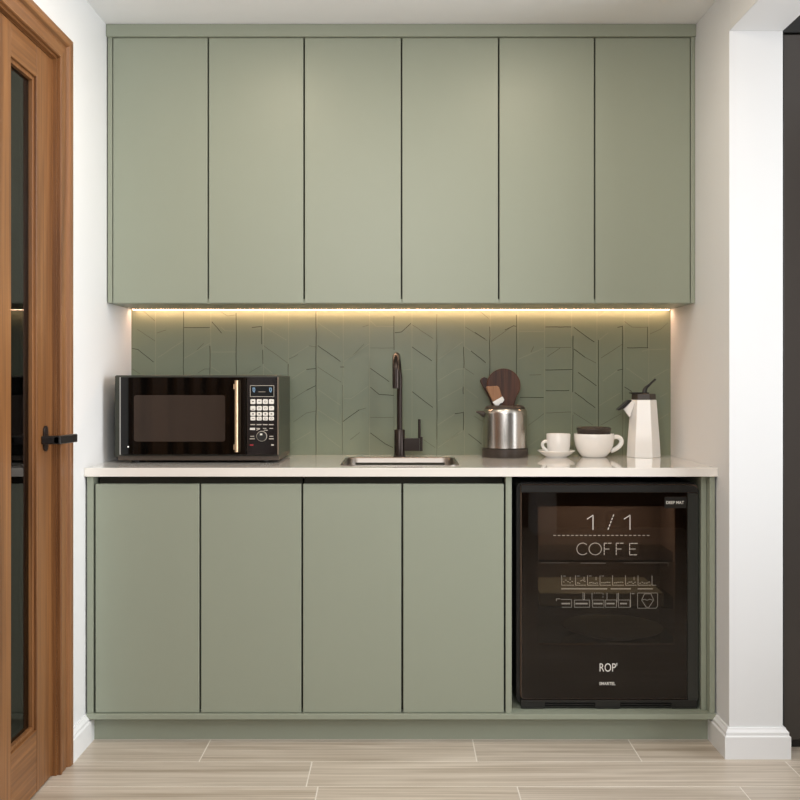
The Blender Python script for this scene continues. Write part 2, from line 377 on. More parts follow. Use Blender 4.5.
D3 = [
 (FF, (141.5, 309), (155, 321)), (FF, (137.5, 329.5), (155, 341)), (FF, (157, 333), (166, 330)), (DD, (132.5, 348.5), (138, 349.5), (153.5, 362)),
 (LL, (158, 357.5), (183, 341)), (LL, (184, 358.5), (210, 343)), (FF, (195.5, 352), (203.5, 343.5)), (DD, (184, 327.5), (209.5, 327.5)), (FF, (132.5, 369), (140, 374)),
 (FF, (198, 373), (204.5, 369), (210, 369)), (FF, (220.5, 311.5), (227.5, 316), (235.5, 315)), (DD, (212, 322), (221.5, 333)), (LL, (221, 327), (225, 330.7), (235.5, 331)),
 (LL, (212, 352), (235.5, 352)), (LL, (211.5, 367), (220.5, 373)), (DD, (252, 327.5), (261.5, 326.5)), (LL, (266.5, 328), (286.5, 340)), (FF, (263.5, 345.5), (287.5, 363)),
 (FF, (249.5, 372.5), (261, 366)), (LL, (264, 366.5), (272, 373)), (FF, (289, 359), (298, 354.5)), (LL, (292, 356), (308.7, 345.7)), (FF, (308.7, 345.7), (316, 347)),
 (LL, (292, 378.7), (306.5, 369.4)), (DD, (306.5, 369.4), (315.5, 368.6)), (LL, (318, 322.7), (339.6, 338)), (DD, (318, 345.7), (340.3, 361.5)), (LL, (344, 361.5), (369, 344)),
 (FF, (352, 356), (364, 344)), (FF, (362.6, 327), (368.5, 325)), (FF, (318, 367), (341, 382)), (LL, (370.5, 321), (376, 326.3), (393.5, 326.5)), (FF, (370.5, 348), (393.5, 348)),
 (DD, (370.5, 368.4), (389, 381.6)), (DD, (340.3, 367), (344, 367)), (FF, (292, 399.4), (307, 390)), (DD, (307, 390), (316, 385.5)), (FF, (293.6, 421.7), (306.5, 413), (316, 411)),
 (LL, (292, 443), (311, 431.7)), (LL, (318, 389.3), (340.3, 405)), (LL, (344, 398.7), (351, 398.7), (368, 386.5)), (DD, (343.2, 421.4), (359, 410)), (FF, (359, 410), (366, 408)),
 (LL, (318, 410), (340.3, 424.5)), (LL, (318, 430.3), (340.3, 447.5)), (FF, (350.4, 439.6), (359.7, 432.4)), (DD, (370.5, 387.2), (379, 394.4), (393.5, 395.4)),
 (FF, (370.5, 417.4), (393.5, 417.6)), (DD, (370.5, 433), (385.6, 444), (392.8, 447.5)), (DD, (395, 332.7), (401.5, 332), (410.8, 323.4)), (FF, (412.2, 324.8), (433, 338.5)),
 (DD, (412.2, 347), (431.6, 360.8)), (LL, (439.5, 358.6), (462.5, 342)), (FF, (465.4, 327), (487, 340.6)), (DD, (475, 332.5), (485, 339)), (DD, (471, 351), (485.5, 362.6)),
 (LL, (465.4, 347), (471, 351)), (LL, (438, 380.9), (456.8, 369.4), (463.6, 368.7)), (FF, (465.4, 368.7), (474, 374.4)), (FF, (478.3, 309.7), (488.4, 318.4)), (FF, (491, 341.4), (510, 327.7)),
 (LL, (403.6, 370), (411, 369.4)), (DD, (412.4, 391.8), (432.6, 407.3)), (LL, (438.2, 400.8), (461.9, 387.3)), (DD, (455, 413.7), (463, 412.6)), (LL, (438, 425), (455, 413.7)),
 (LL, (438.2, 447.5), (461.9, 431.2)), (DD, (468.6, 434), (481.5, 444)), (FF, (423.6, 439.6), (434.9, 447.5)), (FF, (474.2, 416), (482.7, 421.6)), (LL, (466, 389), (478, 398)),
 (DD, (505, 330), (513.5, 325.8), (516, 326.3)), (LL, (519, 331.6), (544, 331.6)), (LL, (519, 359), (543, 348.5)), (FF, (531, 352), (533.7, 346.5)), (DD, (545.5, 327), (571, 327)),
 (FF, (545.5, 347.5), (571, 347.4)), (FF, (547.5, 356.6), (560, 348)), (DD, (545.5, 370), (572, 369.4)), (DD, (574, 327.4), (594.2, 342)), (DD, (574, 349), (585, 357.3)),
 (FF, (585, 357.3), (596, 363)), (DD, (578.3, 372.5), (596.3, 385.7)), (FF, (529.5, 375), (541, 374.7)), (LL, (599, 340), (608, 333)), (LL, (599, 316), (605.6, 311.6)),
 (FF, (601.3, 357.8), (622.5, 344.2)), (DD, (617.6, 327.4), (622.5, 326.3)), (DD, (617.6, 370.3), (622.5, 369.2)), (LL, (603, 381), (617.6, 370.3)), (FF, (624, 321), (632.3, 327.2), (647, 327.2)),
 (DD, (627.4, 347.8), (648, 347.8)), (FF, (650.2, 333.9), (661, 329), (667.6, 323)), (LL, (642, 351.3), (648, 349.7), (666.5, 349)), (LL, (626.3, 368), (645.9, 381.7)),
 (LL, (652, 378), (667.6, 369.2)), (LL, (650, 315), (657, 311)), (DD, (520, 397.5), (543.4, 397.5)), (DD, (546, 390.7), (569, 390.5)), (DD, (574.9, 392.5), (595, 407.6)),
 (FF, (528, 425.7), (543.6, 413.8)), (FF, (546, 413), (571, 412)), (FF, (573.7, 412.7), (592.7, 425)), (LL, (599.6, 405.5), (620, 393)), (FF, (601, 425), (621, 413.8)),
 (LL, (528.6, 446), (539.3, 438.8)), (DD, (624.5, 386.9), (631.6, 391.4)), (LL, (660, 397), (667.6, 393)), (LL, (650, 425), (668, 414)),
]
for s in D3: j(*s)
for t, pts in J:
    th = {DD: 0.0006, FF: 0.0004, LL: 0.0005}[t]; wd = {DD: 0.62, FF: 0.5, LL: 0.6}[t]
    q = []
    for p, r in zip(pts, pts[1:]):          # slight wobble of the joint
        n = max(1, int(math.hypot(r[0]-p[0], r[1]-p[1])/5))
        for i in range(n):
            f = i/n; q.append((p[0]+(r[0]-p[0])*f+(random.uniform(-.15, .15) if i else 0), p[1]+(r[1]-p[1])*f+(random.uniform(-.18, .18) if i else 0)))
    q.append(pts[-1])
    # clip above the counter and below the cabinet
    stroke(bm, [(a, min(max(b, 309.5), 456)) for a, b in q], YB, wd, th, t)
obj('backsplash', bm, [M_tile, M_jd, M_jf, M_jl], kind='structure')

# ------------------------------------------------------------------ wooden glazed door in the left wall
d1 = empty('door_1', (-1.075, (YD0+YD1)/2, 0), 'brown wooden glazed door with black lever handle, left edge of the photo', 'door', kind='structure')
XF, XR = -1.057, -1.097
gz0, gz1 = 0.185, H+0.885
YG = [(2.712, 2.902), (2.25, 2.44), (1.88, 2.10), (1.42, 1.68), (0.97, 1.24), (0.53, 0.79)]         # near and far glass lights
st = [(YD1-0.006, 2.902), (2.712, 2.44), (2.25, 2.10), (1.88, 1.68), (1.42, 1.24), (0.97, 0.79), (0.53, YD0+0.006)]
for a, b in st: boxobj('door_stile', (XR, XF, b, a, 0.004, ZD-0.018), M_woodz, d1, bevel=0.002)
for a, b in YG:
    boxobj('door_rail', (XR, XF-0.0005, a, b, 0.004, gz0), M_woody, d1, bevel=0.0015); boxobj('door_rail', (XR, XF-0.0005, a, b, gz1, ZD-0.018), M_woody, d1, bevel=0.0015)
for a, b in YG:
    bm = nb(); box(bm, XF-0.026, XF-0.020, a, b, gz0, gz1); gl = obj('glass_pane', bm, M_dglass, d1)
    bm = nb(); t = 0.012
    box(bm, XF-0.02, XF-0.008, a, a+t, gz0, gz1); box(bm, XF-0.02, XF-0.008, b-t, b, gz0, gz1)
    box(bm, XF-0.02, XF-0.008, a+t, b-t, gz0, gz0+t); box(bm, XF-0.02, XF-0.008, a+t, b-t, gz1-t, gz1)
    obj('glazing_bead', bm, M_woodz, d1, bevel=0.001)
# handle
hz = H-0.0565*2.97
bm = nb(); prism(bm, [(y_, z_) for y_, z_ in rrect(2.95, 2.982, hz-0.038, hz+0.038, 0.0155)], 0, XF, XF+0.006)
hd = obj('handle', bm, M_bronze, d1, bevel=0.001, label='dark bronze lever handle with oval backplate')
bm = nb(); zt = H-0.058*2.95
prism(bm, rrect(2.936, 2.958, zt-0.0125, zt+0.0125, 0.004, 3), 0, XF, XF+0.054)
prism(bm, [(XF+0.036, 2.936), (XF+0.056, 2.936), (XF+0.068, 3.060), (XF+0.052, 3.064)], 2, zt-0.0125, zt+0.0125)
obj('lever', bm, M_blackm, hd, bevel=0.003)
# frame and moulded casing
t1 = empty('trim_1', (-WX, YD1, 0), 'brown wooden door casing on the left wall', 'door casing', kind='structure')
CP = [(-0.0125, -0.0025), (0.0, -0.0025), (0.0, 0.004), (0.010, 0.004), (0.013, 0.006), (0.013, 0.014), (0.010, 0.018), (0.010, 0.052), (0.008, 0.058), (0.008, 0.064), (0.017, 0.070), (0.020, 0.076), (0.020, 0.094), (0.018, 0.097), (0.0005, 0.097), (0.0005, 0.001), (-0.0125, -0.001)]
def casing(pts_fn, name, m):
    bm = nb(); R = [[bm.verts.new(p) for p in ring] for ring in pts_fn]
    n = len(CP)
    for A, B in zip(R, R[1:]):
        for i in range(n): k = (i+1) % n; bm.faces.new((A[i], B[i], B[k], A[k]))
    bm.faces.new(R[0]); bm.faces.new(R[-1][::-1]); bmesh.ops.recalc_face_normals(bm, faces=bm.faces[:])
    obj(name, bm, m, t1)
ztc = ZD-0.012
casing([[(-WX+d, YD1+o, 0.001) for d, o in CP], [(-WX+d, YD1+o, ztc+o*0.84) for d, o in CP]], 'casing_upright', M_woodz)
casing([[(-WX+d, YD1+o, ztc+o*0.84) for d, o in CP], [(-WX+d, YD0-o, ztc+o*0.84) for d, o in CP]], 'casing_head', M_woody)
casing([[(-WX+d, YD0-o, 0.001) for d, o in CP], [(-WX+d, YD0-o, ztc+o*0.84) for d, o in CP]], 'casing_upright', M_woodz)
bm = nb()
box(bm, -WX-WT, -WX-0.012, YD1-0.0045, YD1-0.001, 0.001, ZD); box(bm, -WX-WT, -WX-0.012, YD0+0.001, YD0+0.0045, 0.001, ZD)
box(bm, -WX-WT, -WX-0.012, YD0, YD1, ZD-0.016, ZD-0.001)
obj('door_lining', bm, M_woodz, t1)

# ------------------------------------------------------------------ dark tall cabinet seen through the passage
tc = empty('tall_cabinet', (1.6, 3.5, 0), 'dark brown glossy tall cabinet beyond the white wall end, right edge of photo', 'cabinet')
ZT = H+0.347/0.307
boxobj('carcass', (WX+WT+0.03, 2.2, 3.276, 3.86, 0.06, ZC-0.002), M_tall, tc)
boxobj('door', (WX+WT+0.03, 2.2, 3.256, 3.274, 0.03, ZT), M_tall, tc, bevel=0.0015)
boxobj('fascia', (WX+WT+0.03, 2.2, 3.256, 3.274, ZT+0.008, ZC-0.002), M_black, tc, bevel=0.0015)
boxobj('toe_kick', (WX+WT+0.03, 2.2, 3.275, 3.30, 0.0, 0.06), M_black, tc)

# ------------------------------------------------------------------ upper cabinets
DU = 3.55; su = F/DU
zu0, zu1 = Z(303, DU), Z(37.8, DU); zb = H+0.279
uf = empty('upper_cabinet_surround', (0, 3.7, zb), 'sage green crown fascia, end panels and soffit board around the wall cabinets', 'cabinet surround')
boxobj('crown', (-WX+0.001, WX-0.001, 3.538, YB, Z(36.3, 3.538), ZC-0.001), M_green, uf, bevel=0.0015)
boxobj('end_panel', (X(107.8, DU), X(112.2, DU), DU-0.001, YB-0.001, zu0, Z(37.2, DU)), M_green, uf, bevel=0.001)
boxobj('end_panel', (X(690.8, DU), X(695.0, DU), DU-0.001, YB-0.001, zu0, Z(37.2, DU)), M_green, uf, bevel=0.001)
boxobj('soffit_board', (X(112.4, DU), X(690.6, DU), DU+0.004, YB-0.026, zb, zb+0.016), M_green, uf)
names = ['sage green wall cabinet with two tall doors, left of the three at the door side',
         'sage green wall cabinet with two tall doors, middle of the three above the faucet',
         'sage green wall cabinet with two tall doors, right of the three by the white wall']
for (a, b, c, d), lb in zip(((113.0, 207.4, 208.9, 303.3), (304.8, 400.8, 402.3, 498.0), (499.5, 594.0, 595.5, 690.0)), names):
    u = empty('wall_cabinet', (X((a+d)/2, DU), 3.7, zb+0.017), lb, 'cabinet', 'wall cabinets above the counter')
    cx0, cx1 = X(a, DU)+0.002, X(d, DU)-0.002
    bm = nb(); y0, y1 = DU+0.034, YB-0.002; z0, z1 = zb+0.018, zu1-0.004; t = 0.016
    box(bm, cx0, cx0+t, y0, y1, z0, z1); box(bm, cx1-t, cx1, y0, y1, z0, z1); box(bm, cx0+t, cx1-t, y1-0.006, y1, z0, z1)
    box(bm, cx0+t, cx1-t, y0, y1-0.006, z0, z0+t); box(bm, cx0+t, cx1-t, y0, y1-0.006, z1-t, z1)
    box(bm, cx0+t, cx1-t, y0+0.02, y1-0.006, (z0+z1)/2, (z0+z1)/2+t)
    xm = (X(b, DU)+X(c, DU))/2; box(bm, xm-0.02, xm+0.02, y0, y0+0.016, z0+t, z1-t)
    obj('carcass', bm, M_gap, u)
    for p, q in ((a, b), (c, d)):
        boxobj('door', (X(p, DU), X(q, DU), DU, DU+0.020, zu0, zu1), M_green, u, bevel=0.0018)
led = empty('led_strip', (0, YB-0.015, zb-0.004), 'glowing warm light strip under the wall cabinets along the tiles', 'light')
boxobj('channel', (-WX+0.003, WX-0.003, YB-0.0255, YB-0.0015, zb+0.002, zb+0.014), M_alu, led)
boxobj('diffuser', (-WX+0.012, WX-0.012, YB-0.025, YB-0.013, zb-0.0006, zb+0.0018), M_led, led)

# ------------------------------------------------------------------ base cabinets
DL = 3.311
zt, z84 = ZK-0.029, Z(484, DL)
bf = empty('base_cabinet_surround', (0, 3.55, 0), 'sage green base surround with end panels, divider, bottom board and toe kick', 'cabinet surround')
zb0, zb1 = Z(718.5, DL), Z(713.2, DL)
boxobj('end_panel', (X(87.2, DL), X(93.4, DL), DL-0.002, YB-0.02, zb1, zt-0.0005), M_green, bf, bevel=0.001)
boxobj('divider', (X(505.6, DL), X(511.6, DL), DL-0.002, YB-0.02, zb1, zt-0.0005), M_green, bf, bevel=0.001)
boxobj('end_panel', (X(709.6, DL), X(714.8, DL), DL-0.002, YB-0.02, zb1, zt-0.0005), M_green, bf, bevel=0.001)
boxobj('inner_panel', (X(704.0, DL), X(709.2, DL), DL+0.03, YB-0.02, zb1, zt-0.0005), M_green, bf, bevel=0.001)
boxobj('bottom_board', (X(86.8, DL), X(715.6, DL), DL-0.010, YB-0.02, zb0, zb1), M_green, bf, bevel=0.001)
boxobj('toe_kick', (-WX+0.006, WX-0.006, 3.346, 3.364, 0.0, zb0-0.0005), M_green, bf)
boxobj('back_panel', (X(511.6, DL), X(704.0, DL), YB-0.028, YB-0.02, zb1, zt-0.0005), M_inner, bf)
names = ['sage green base cabinet with two doors below the microwave', 'sage green base cabinet with two doors below the sink']
for (a, b, c, d), lb in zip(((95.4, 199.2, 201.0, 301.2), (303.0, 401.2, 403.2, 503.8)), names):
    u = empty('base_cabinet', (X((a+d)/2, DL), 3.55, zb1), lb, 'cabinet', 'base cabinets under the counter')
    cx0, cx1 = X(a, DL), X(d, DL); bm = nb(); y0, y1 = DL+0.036, YB-0.03; z0, z1 = zb1+0.002, z84-0.035; t = 0.016
    box(bm, cx0, cx0+t, y0, y1, z0, z1); box(bm, cx1-t, cx1, y0, y1, z0, z1); box(bm, cx0+t, cx1-t, y1-0.006, y1, z0, z1)
    box(bm, cx0+t, cx1-t, y0, y1-0.006, z0, z0+t)
    xm = (X(b, DL)+X(c, DL))/2; box(bm, xm-0.02, xm+0.02, y0, y0+0.016, z0+t, z1)
    obj('carcass', bm, M_gap, u)
    boxobj('finger_channel', (cx0, cx1, DL+0.05, DL+0.056, z84-0.035, zt-0.001), M_gap, u)
    for p, q in ((a, b), (c, d)):
        boxobj('door', (X(p, DL), X(q, DL), DL, DL+0.020, zb1+0.0015, z84), M_green, u, bevel=0.0018)

# ------------------------------------------------------------------ countertop with the sink cut-out
DC = 3.295
sx0, sx1, sy0, sy1 = X(340.5, 3.372), X(459.5, 3.372), 3.372, 3.735
hole = rrect(sx0, sx1, sy0, sy1, 0.045, 8)
bm = nb()
O = [bm.verts.new(p) for p in ((-WX+0.0008, DC, ZK), (WX-0.0008, DC, ZK), (WX-0.0008, YB, ZK), (-WX+0.0008, YB, ZK))]
I = [bm.verts.new((x_, y_, ZK)) for x_, y_ in hole]
ed = [bm.edges.new((O[i], O[(i+1) % 4])) for i in range(4)]+[bm.edges.new((I[i], I[(i+1) % len(I)])) for i in range(len(I))]
bmesh.ops.triangle_fill(bm, edges=ed, use_beauty=True, use_dissolve=False)
r = bmesh.ops.extrude_face_region(bm, geom=bm.faces[:])
bmesh.ops.translate(bm, verts=[g_ for g_ in r['geom'] if isinstance(g_, bmesh.types.BMVert)], vec=(0, 0, -0.029))
bmesh.ops.recalc_face_normals(bm, faces=bm.faces[:])
obj('countertop', bm, M_quartz, bevel=0.0012, label='pale polished stone countertop running between the two side walls', cat='countertop')

sk = empty('sink', ((sx0+sx1)/2, (sy0+sy1)/2, ZK-0.19), 'stainless steel sink bowl set into the pale countertop', 'sink')
def rl(off, z, r): return [(x_, y_, z) for x_, y_ in rrect(sx0+off, sx1-off, sy0+off, sy1-off, max(r, 0.004), 8)]
bm = nb()
loops = [rl(-0.003, ZK+0.0005, 0.048), rl(-0.002, ZK+0.0025, 0.047), rl(0.004, ZK+0.0025, 0.042), rl(0.007, ZK-0.001, 0.04), rl(0.009, ZK-0.15, 0.038), rl(0.016, ZK-0.172, 0.034), rl(0.035, ZK-0.18, 0.02), rl(0.12, ZK-0.184, 0.01)]
V = [[bm.verts.new(p) for p in l] for l in loops]; n = len(V[0])
for A, B in zip(V, V[1:]):
    for i in range(n): k = (i+1) % n; bm.faces.new((A[i], A[k], B[k], B[i]))
bm.faces.new(V[-1]); bmesh.ops.recalc_face_normals(bm, faces=bm.faces[:])
bowl = obj('bowl', bm, M_sink, sk, smooth=50)
md = bowl.modifiers.new('sheet', 'SOLIDIFY'); md.thickness = 0.0012; md.offset = -1
bm = nb(); prism(bm, rrect(X(355, sy1), X(447, sy1), ZK-0.040, ZK-0.017, 0.004, 4), 1, sy1-0.0095, sy1-0.0088); obj('dark_strip', bm, M_gap, sk)  # thin dark strip across the back wall of the bowl
bm = nb(); lathe(bm, [(0.0, 0.001), (0.02, 0.001), (0.034, 0.0005), (0.038, 0.004), (0.042, 0.003), (0.042, 0)], (sx0+sx1)/2, (sy0+sy1)/2, ZK-0.1835, 32)
obj('drain', bm, M_steel, sk, smooth=40)

# ------------------------------------------------------------------ faucet
FD = 3.800; fx = X(399.6, FD)
fc = empty('faucet', (fx, FD, ZK), 'dark bronze gooseneck faucet with side lever behind the sink', 'faucet')
bm = nb(); zb_ = Z(429.5, FD)
lathe(bm, [(0.0235, 0), (0.0235, 0.003), (0.0205, 0.004), (0.0205, zb_-ZK-0.002), (0.019, zb_-ZK), (0.0, zb_-ZK)], fx, FD, ZK, 40, close=True)
obj('body', bm, M_bronze, fc, smooth=40)
bm = nb(); pts = [(fx, FD, zb_-0.004), (fx, FD, H-0.05), (fx, FD, H+0.018)]
rr = [0.0102]*3
for i in range(1, 17):
    a_ = PI*i/16; R_ = 0.080
    pts.append((fx-0.0135*min(1, (i/10)**0.8), FD-R_+R_*math.cos(a_), H+0.018+R_*math.sin(a_))); rr.append(0.0102+0.0024*min(1, i/6))
rr.append(0.0124)
pts.append((fx-0.0135, FD-2*R_, H+0.004))
tube(bm, pts, rr, 20); obj('neck', bm, M_bronze, fc, smooth=50)
bm = nb(); lathe(bm, [(0.0105, 0.048), (0.0125, 0.046), (0.0125, 0.012), (0.0119, 0.0115), (0.0119, 0.0105), (0.0125, 0.010), (0.0125, -0.022), (0.0105, -0.0235), (0.0105, -0.016), (0, -0.016)], fx-0.0135, FD-2*R_, H, 28)
sp = obj('spray_head', bm, M_bronze, fc, smooth=40)
bm = nb(); lathe(bm, [(0.0, -0.0205), (0.0095, -0.0205), (0.0095, -0.017), (0.0, -0.017)], fx-0.0135, FD-2*R_, H, 24); obj('aerator', bm, M_silver, sp, label='pale nozzle insert')
boxobj('handle_block', (X(404, FD), X(419.6, FD), FD-0.018, FD+0.018, Z(450.6, FD), Z(438.2, FD)), M_bronze, fc, bevel=0.0015)
boxobj('handle_cap', (X(419.9, FD), X(422.6, FD), FD-0.0185, FD+0.0185, Z(450.8, FD), Z(436.6, FD)), M_bronze, fc, bevel=0.0012)
bm = nb(); tube(bm, [(X(419.4, FD), FD, Z(438.4, FD)), (X(419.4, FD), FD, Z(419.2, FD))], 0.0052, 16); obj('lever', bm, M_bronze, fc, smooth=50, bevel=0.0008)

# ------------------------------------------------------------------ microwave
MD = 3.50
mx0, mx1 = X(114.2, MD), X(278.9, MD); DF = MD-0.0185; mz0, mz1 = Z(457.5, MD), Z(375.2, MD)
mw = empty('microwave', ((mx0+mx1)/2, 3.66, ZK), 'black microwave oven with gold door handle on the left of the counter', 'microwave')
boxobj('body', (mx0, mx1, MD+0.004, 3.85, mz0, mz1), M_mwside, mw, bevel=0.006, seg=3)
boxobj('plinth', (X(118, MD), mx1+0.0005, MD-0.001, 3.845, Z(460.3, MD), Z(455.8, MD)), M_mwbase, mw, bevel=0.001)
for px in (133, 264):
    for yy in (MD+0.04, 3.80):
        bm = nb(); lathe(bm, [(0.014, 0), (0.015, 0.004), (0.015, Z(460.3, MD)-ZK)], X(px, MD), yy, ZK, 20, close=True); obj('foot', bm, M_black, mw, smooth=40)
dx0, dx1, dz0, dz1 = X(120.6, DF), X(246.3, DF), Z(454.8, DF), Z(377.2, DF)
mdoor = boxobj('door', (dx0, dx1, MD-0.018, MD+0.003, dz0, dz1), M_blackg, mw, bevel=0.0012)
boxobj('edge_trim', (X(119.5, DF), X(120.5, DF), MD-0.0185, MD+0.003, dz0, dz1), M_silver, mdoor, label='thin silver edge strip')
bm = nb(); prism(bm, rrect(X(134, DF), X(225.2, DF), Z(441.5, DF), Z(395.2, DF), 0.009), 1, MD-0.0176, MD-0.0186)
obj('window', bm, M_mwwin, mdoor, label='rounded grey-brown see-through window')
bm = nb(); lathe(bm, [(0.0, 0.0), (0.0022, 0.0)], 0, 0, 0, 12); bm.free()
boxobj('indicator', (X(129, MD), X(130.2, MD), MD-0.0188, MD-0.018, Z(447.1, MD), Z(445.9, MD)), M_led1, mdoor, label='tiny white dot')
bm = nb(); tube(bm, [(X(236.6, MD-0.041), MD-0.041, Z(452.0, MD-0.041)), (X(236.6, MD-0.041), MD-0.041, Z(380.4, MD-0.041))], 0.0095, 24, flat=0.7)
hn = obj('handle', bm, M_gold, mw, smooth=50, label='gold vertical bar handle')
bm = nb(); bm.free()
for a_, b_ in ((389, 384), (449, 444)): boxobj('handle_post', (X(235.2, MD), X(237.8, MD), MD-0.0365, MD-0.0178, Z(a_, MD), Z(b_, MD)), M_gold, hn)
cp = boxobj('control_panel', (X(246.9, DF), X(277.2, DF), MD-0.018, MD+0.003, dz0, dz1), mat('control_black', srgb(22, 14, 12), 0.12), mw, bevel=0.001)
boxobj('side_trim', (X(277.3, DF), X(278.3, DF), MD-0.0185, MD+0.003, dz0, dz1), mat('panel_edge', srgb(120, 106, 92), 0.4, 0.4), cp, label='thin grey edge strip')
MF = MD-0.018; k_ = MF/MD
def mp(px, py): return (CX+(px-CX)/k_*k_, py)      # panel face sits almost at MD
bm = nb(); fr = [(250.3, 385.6), (273.9, 385.6), (273.9, 396.6), (250.3, 396.6), (250.3, 385.6)]
boxobj('display', (X(250.5, MF), X(273.7, MF), MF-0.0006, MF, Z(396.4, MF), Z(385.8, MF)), M_blackg, cp)
stroke(bm, fr, MF-0.0004, 0.45, 0.0006); obj('display_frame', bm, M_prints, cp)
bm = nb(); dD = MF-0.0006
for x_ in (253.0, 269.6):
    bm = nb(); stroke(bm, [(x_, 388.0), (x_+1.6, 388.0), (x_+1.9, 390.0), (x_+1.2, 392.2), (x_+0.2, 391.2), (x_, 388.0)], dD, 0.7, 0.0004)
    obj('display_digit', bm, M_blue, cp, label='pale blue segment figure')
bm = nb(); stroke(bm, [(258.8, 391.8), (265.4, 391.8)], dD, 0.9, 0.0004, dash=(1.0, 0.7)); obj('display_text', bm, M_printf, cp)
bx = [253.0, 259.3, 265.4, 271.5]; by = [401.6, 408.2, 413.9, 418.5]; hh = [2.4, 2.2, 1.9, 1.9]
marks = ['dot', 'bar', 'none', 'tick', 'arc', 'sq', 'sq', 'bar', 'num', 'num', 'num', 'num', 'pl', 'sq', 'sq', 'sq']
for i in range(16):
    cx_, cy_, h_ = bx[i % 4], by[i//4], hh[i//4]
    bm = nb(); prism(bm, rrect(X(cx_-2.5, MF), X(cx_+2.5, MF), Z(cy_+h_, MF), Z(cy_-h_, MF), 0.003, 3), 1, MF, MF-0.003)
    b_ = obj('button', bm, M_btn, cp, bevel=0.0005)
    bm = nb(); DB = MF-0.003; mk = marks[i]
    if mk in ('dot', 'num'): stroke(bm, [(cx_-0.5, cy_), (cx_+0.5, cy_)], DB, 1.1, 0.0003)
    elif mk == 'bar': stroke(bm, [(cx_-0.9, cy_-0.3), (cx_+0.9, cy_-0.3)], DB, 0.5, 0.0003)
    elif mk == 'tick': stroke(bm, [(cx_-0.3, cy_-0.8), (cx_+0.8, cy_)], DB, 0.4, 0.0003)
    elif mk == 'arc': stroke(bm, [(cx_-0.9, cy_+0.7), (cx_-0.5, cy_+1.1), (cx_+0.6, cy_+1.1), (cx_+0.9, cy_+0.7)], DB, 0.4, 0.0003)
    elif mk == 'pl': stroke(bm, [(cx_-0.9, cy_), (cx_+0.9, cy_)], DB, 0.35, 0.0003)
    else: stroke(bm, [(cx_-0.8, cy_-0.7), (cx_+0.8, cy_-0.7), (cx_+0.8, cy_+0.7), (cx_-0.8, cy_+0.7), (cx_-0.8, cy_-0.7)], DB, 0.28, 0.0003)
    obj('button_mark', bm, M_mark, b_)
bm = nb()
for x_ in bx: stroke(bm, [(x_-2.3, 424.6), (x_+2.3, 424.6)], MF, 1.0, 0.0004, dash=(1.3, 0.65))
for x_ in (258.5, 265.0, 271.5): stroke(bm, [(x_-1.8, 428.4), (x_+1.8, 428.4)], MF, 0.8, 0.0004, dash=(1.2, 0.6)); 
stroke(bm, [(256.5, 430.2), (259.5, 429.2)], MF, 0.7); stroke(bm, [(264, 430.2), (267.5, 430.2)], MF, 0.7)
for x_ in (252.5, 271.6):
    stroke(bm, [(x_-2.0, 436.3), (x_+2.0, 436.3)], MF, 0.8, 0.0004, dash=(1.1, 0.6)); stroke(bm, [(x_-2.4, 438.8), (x_+2.4, 438.8)], MF, 0.9, 0.0004, dash=(1.2, 0.7))
stroke(bm, [(271.6, 445.0), (273.4, 445.0)], MF, 1.4)
obj('panel_lettering', bm, M_prints, cp)
bm = nb(); stroke(bm, [(250.6, 428.9), (254.4, 428.9)], MF, 2.2); obj('panel_mark', bm, M_print, cp)
bm = nb(); stroke(bm, [(250.2, 445.0), (253.6, 445.0)], MF, 1.1, 0.0004, dash=(1.2, 0.65)); obj('power_mark', bm, M_red, cp, label='small red marking')
bm = nb(); kx, kz = X(261.8, MF), Z(436.2, MF)
def disc_y(bm, cx, cz, prof, n=32, mi=0):
    rg = [[bm.verts.new((cx+r*math.cos(2*PI*i/n), y_, cz+r*math.sin(2*PI*i/n))) for i in range(n)] for r, y_ in prof]
    for A, B in zip(rg, rg[1:]):
        for i in range(n): k = (i+1) % n; f_ = bm.faces.new((A[i], A[k], B[k], B[i])); f_.material_index = mi
    f_ = bm.faces.new(rg[-1]); f_.material_index = mi
    bmesh.ops.recalc_face_normals(bm, faces=bm.faces[:])
disc_y(bm, kx, kz, [(0.0185, MF), (0.0185, MF-0.0015), (0.0165, MF-0.0015)], mi=0)
kr = obj('knob_ring', bm, M_prints, cp)
bm = nb(); disc_y(bm, kx, kz, [(0.0165, MF-0.001), (0.0160, MF-0.010), (0.0148, MF-0.0115)]); kb = obj('knob', bm, M_black, cp, smooth=40)
boxobj('knob_mark', (kx-0.0045, kx+0.0035, MF-0.0119, MF-0.0115, kz+0.004, kz+0.010), M_print, kb)

# ------------------------------------------------------------------ glass-door fridge
FDp = 3.352
fx0, fx1 = X(517.5, FDp), X(700, FDp); ftop, fbot = Z(483.5, FDp), zb1
fr = empty('drinks_fridge', ((fx0+fx1)/2, 3.6, zb1), 'black glass-fronted drinks fridge in the open bay under the counter', 'fridge')
cab = nb(); y0, y1 = FDp+0.03, 3.80; t = 0.03
pts = rrect(fx0, fx1, fbot+0.012, ftop, 0.02, 6)
O_ = [cab.verts.new((p[0], y0, p[1])) for p in pts]; O2 = [cab.verts.new((p[0], y1, p[1])) for p in pts]
ip = rrect(fx0+t, fx1-t, fbot+0.07, ftop-t, 0.012, 6)
I_ = [cab.verts.new((p[0], y0, p[1])) for p in ip]; I2 = [cab.verts.new((p[0], y1-0.04, p[1])) for p in ip]
n = len(pts)
for i in range(n):
    k = (i+1) % n
    cab.faces.new((O_[i], O_[k], O2[k], O2[i])); cab.faces.new((O_[i], I_[i], I_[k], O_[k])); f_ = cab.faces.new((I_[i], I2[i], I2[k], I_[k])); f_.material_index = 1
cab.faces.new(O2); f_ = cab.faces.new(I2); f_.material_index = 1
bmesh.ops.recalc_face_normals(cab, faces=cab.faces[:])
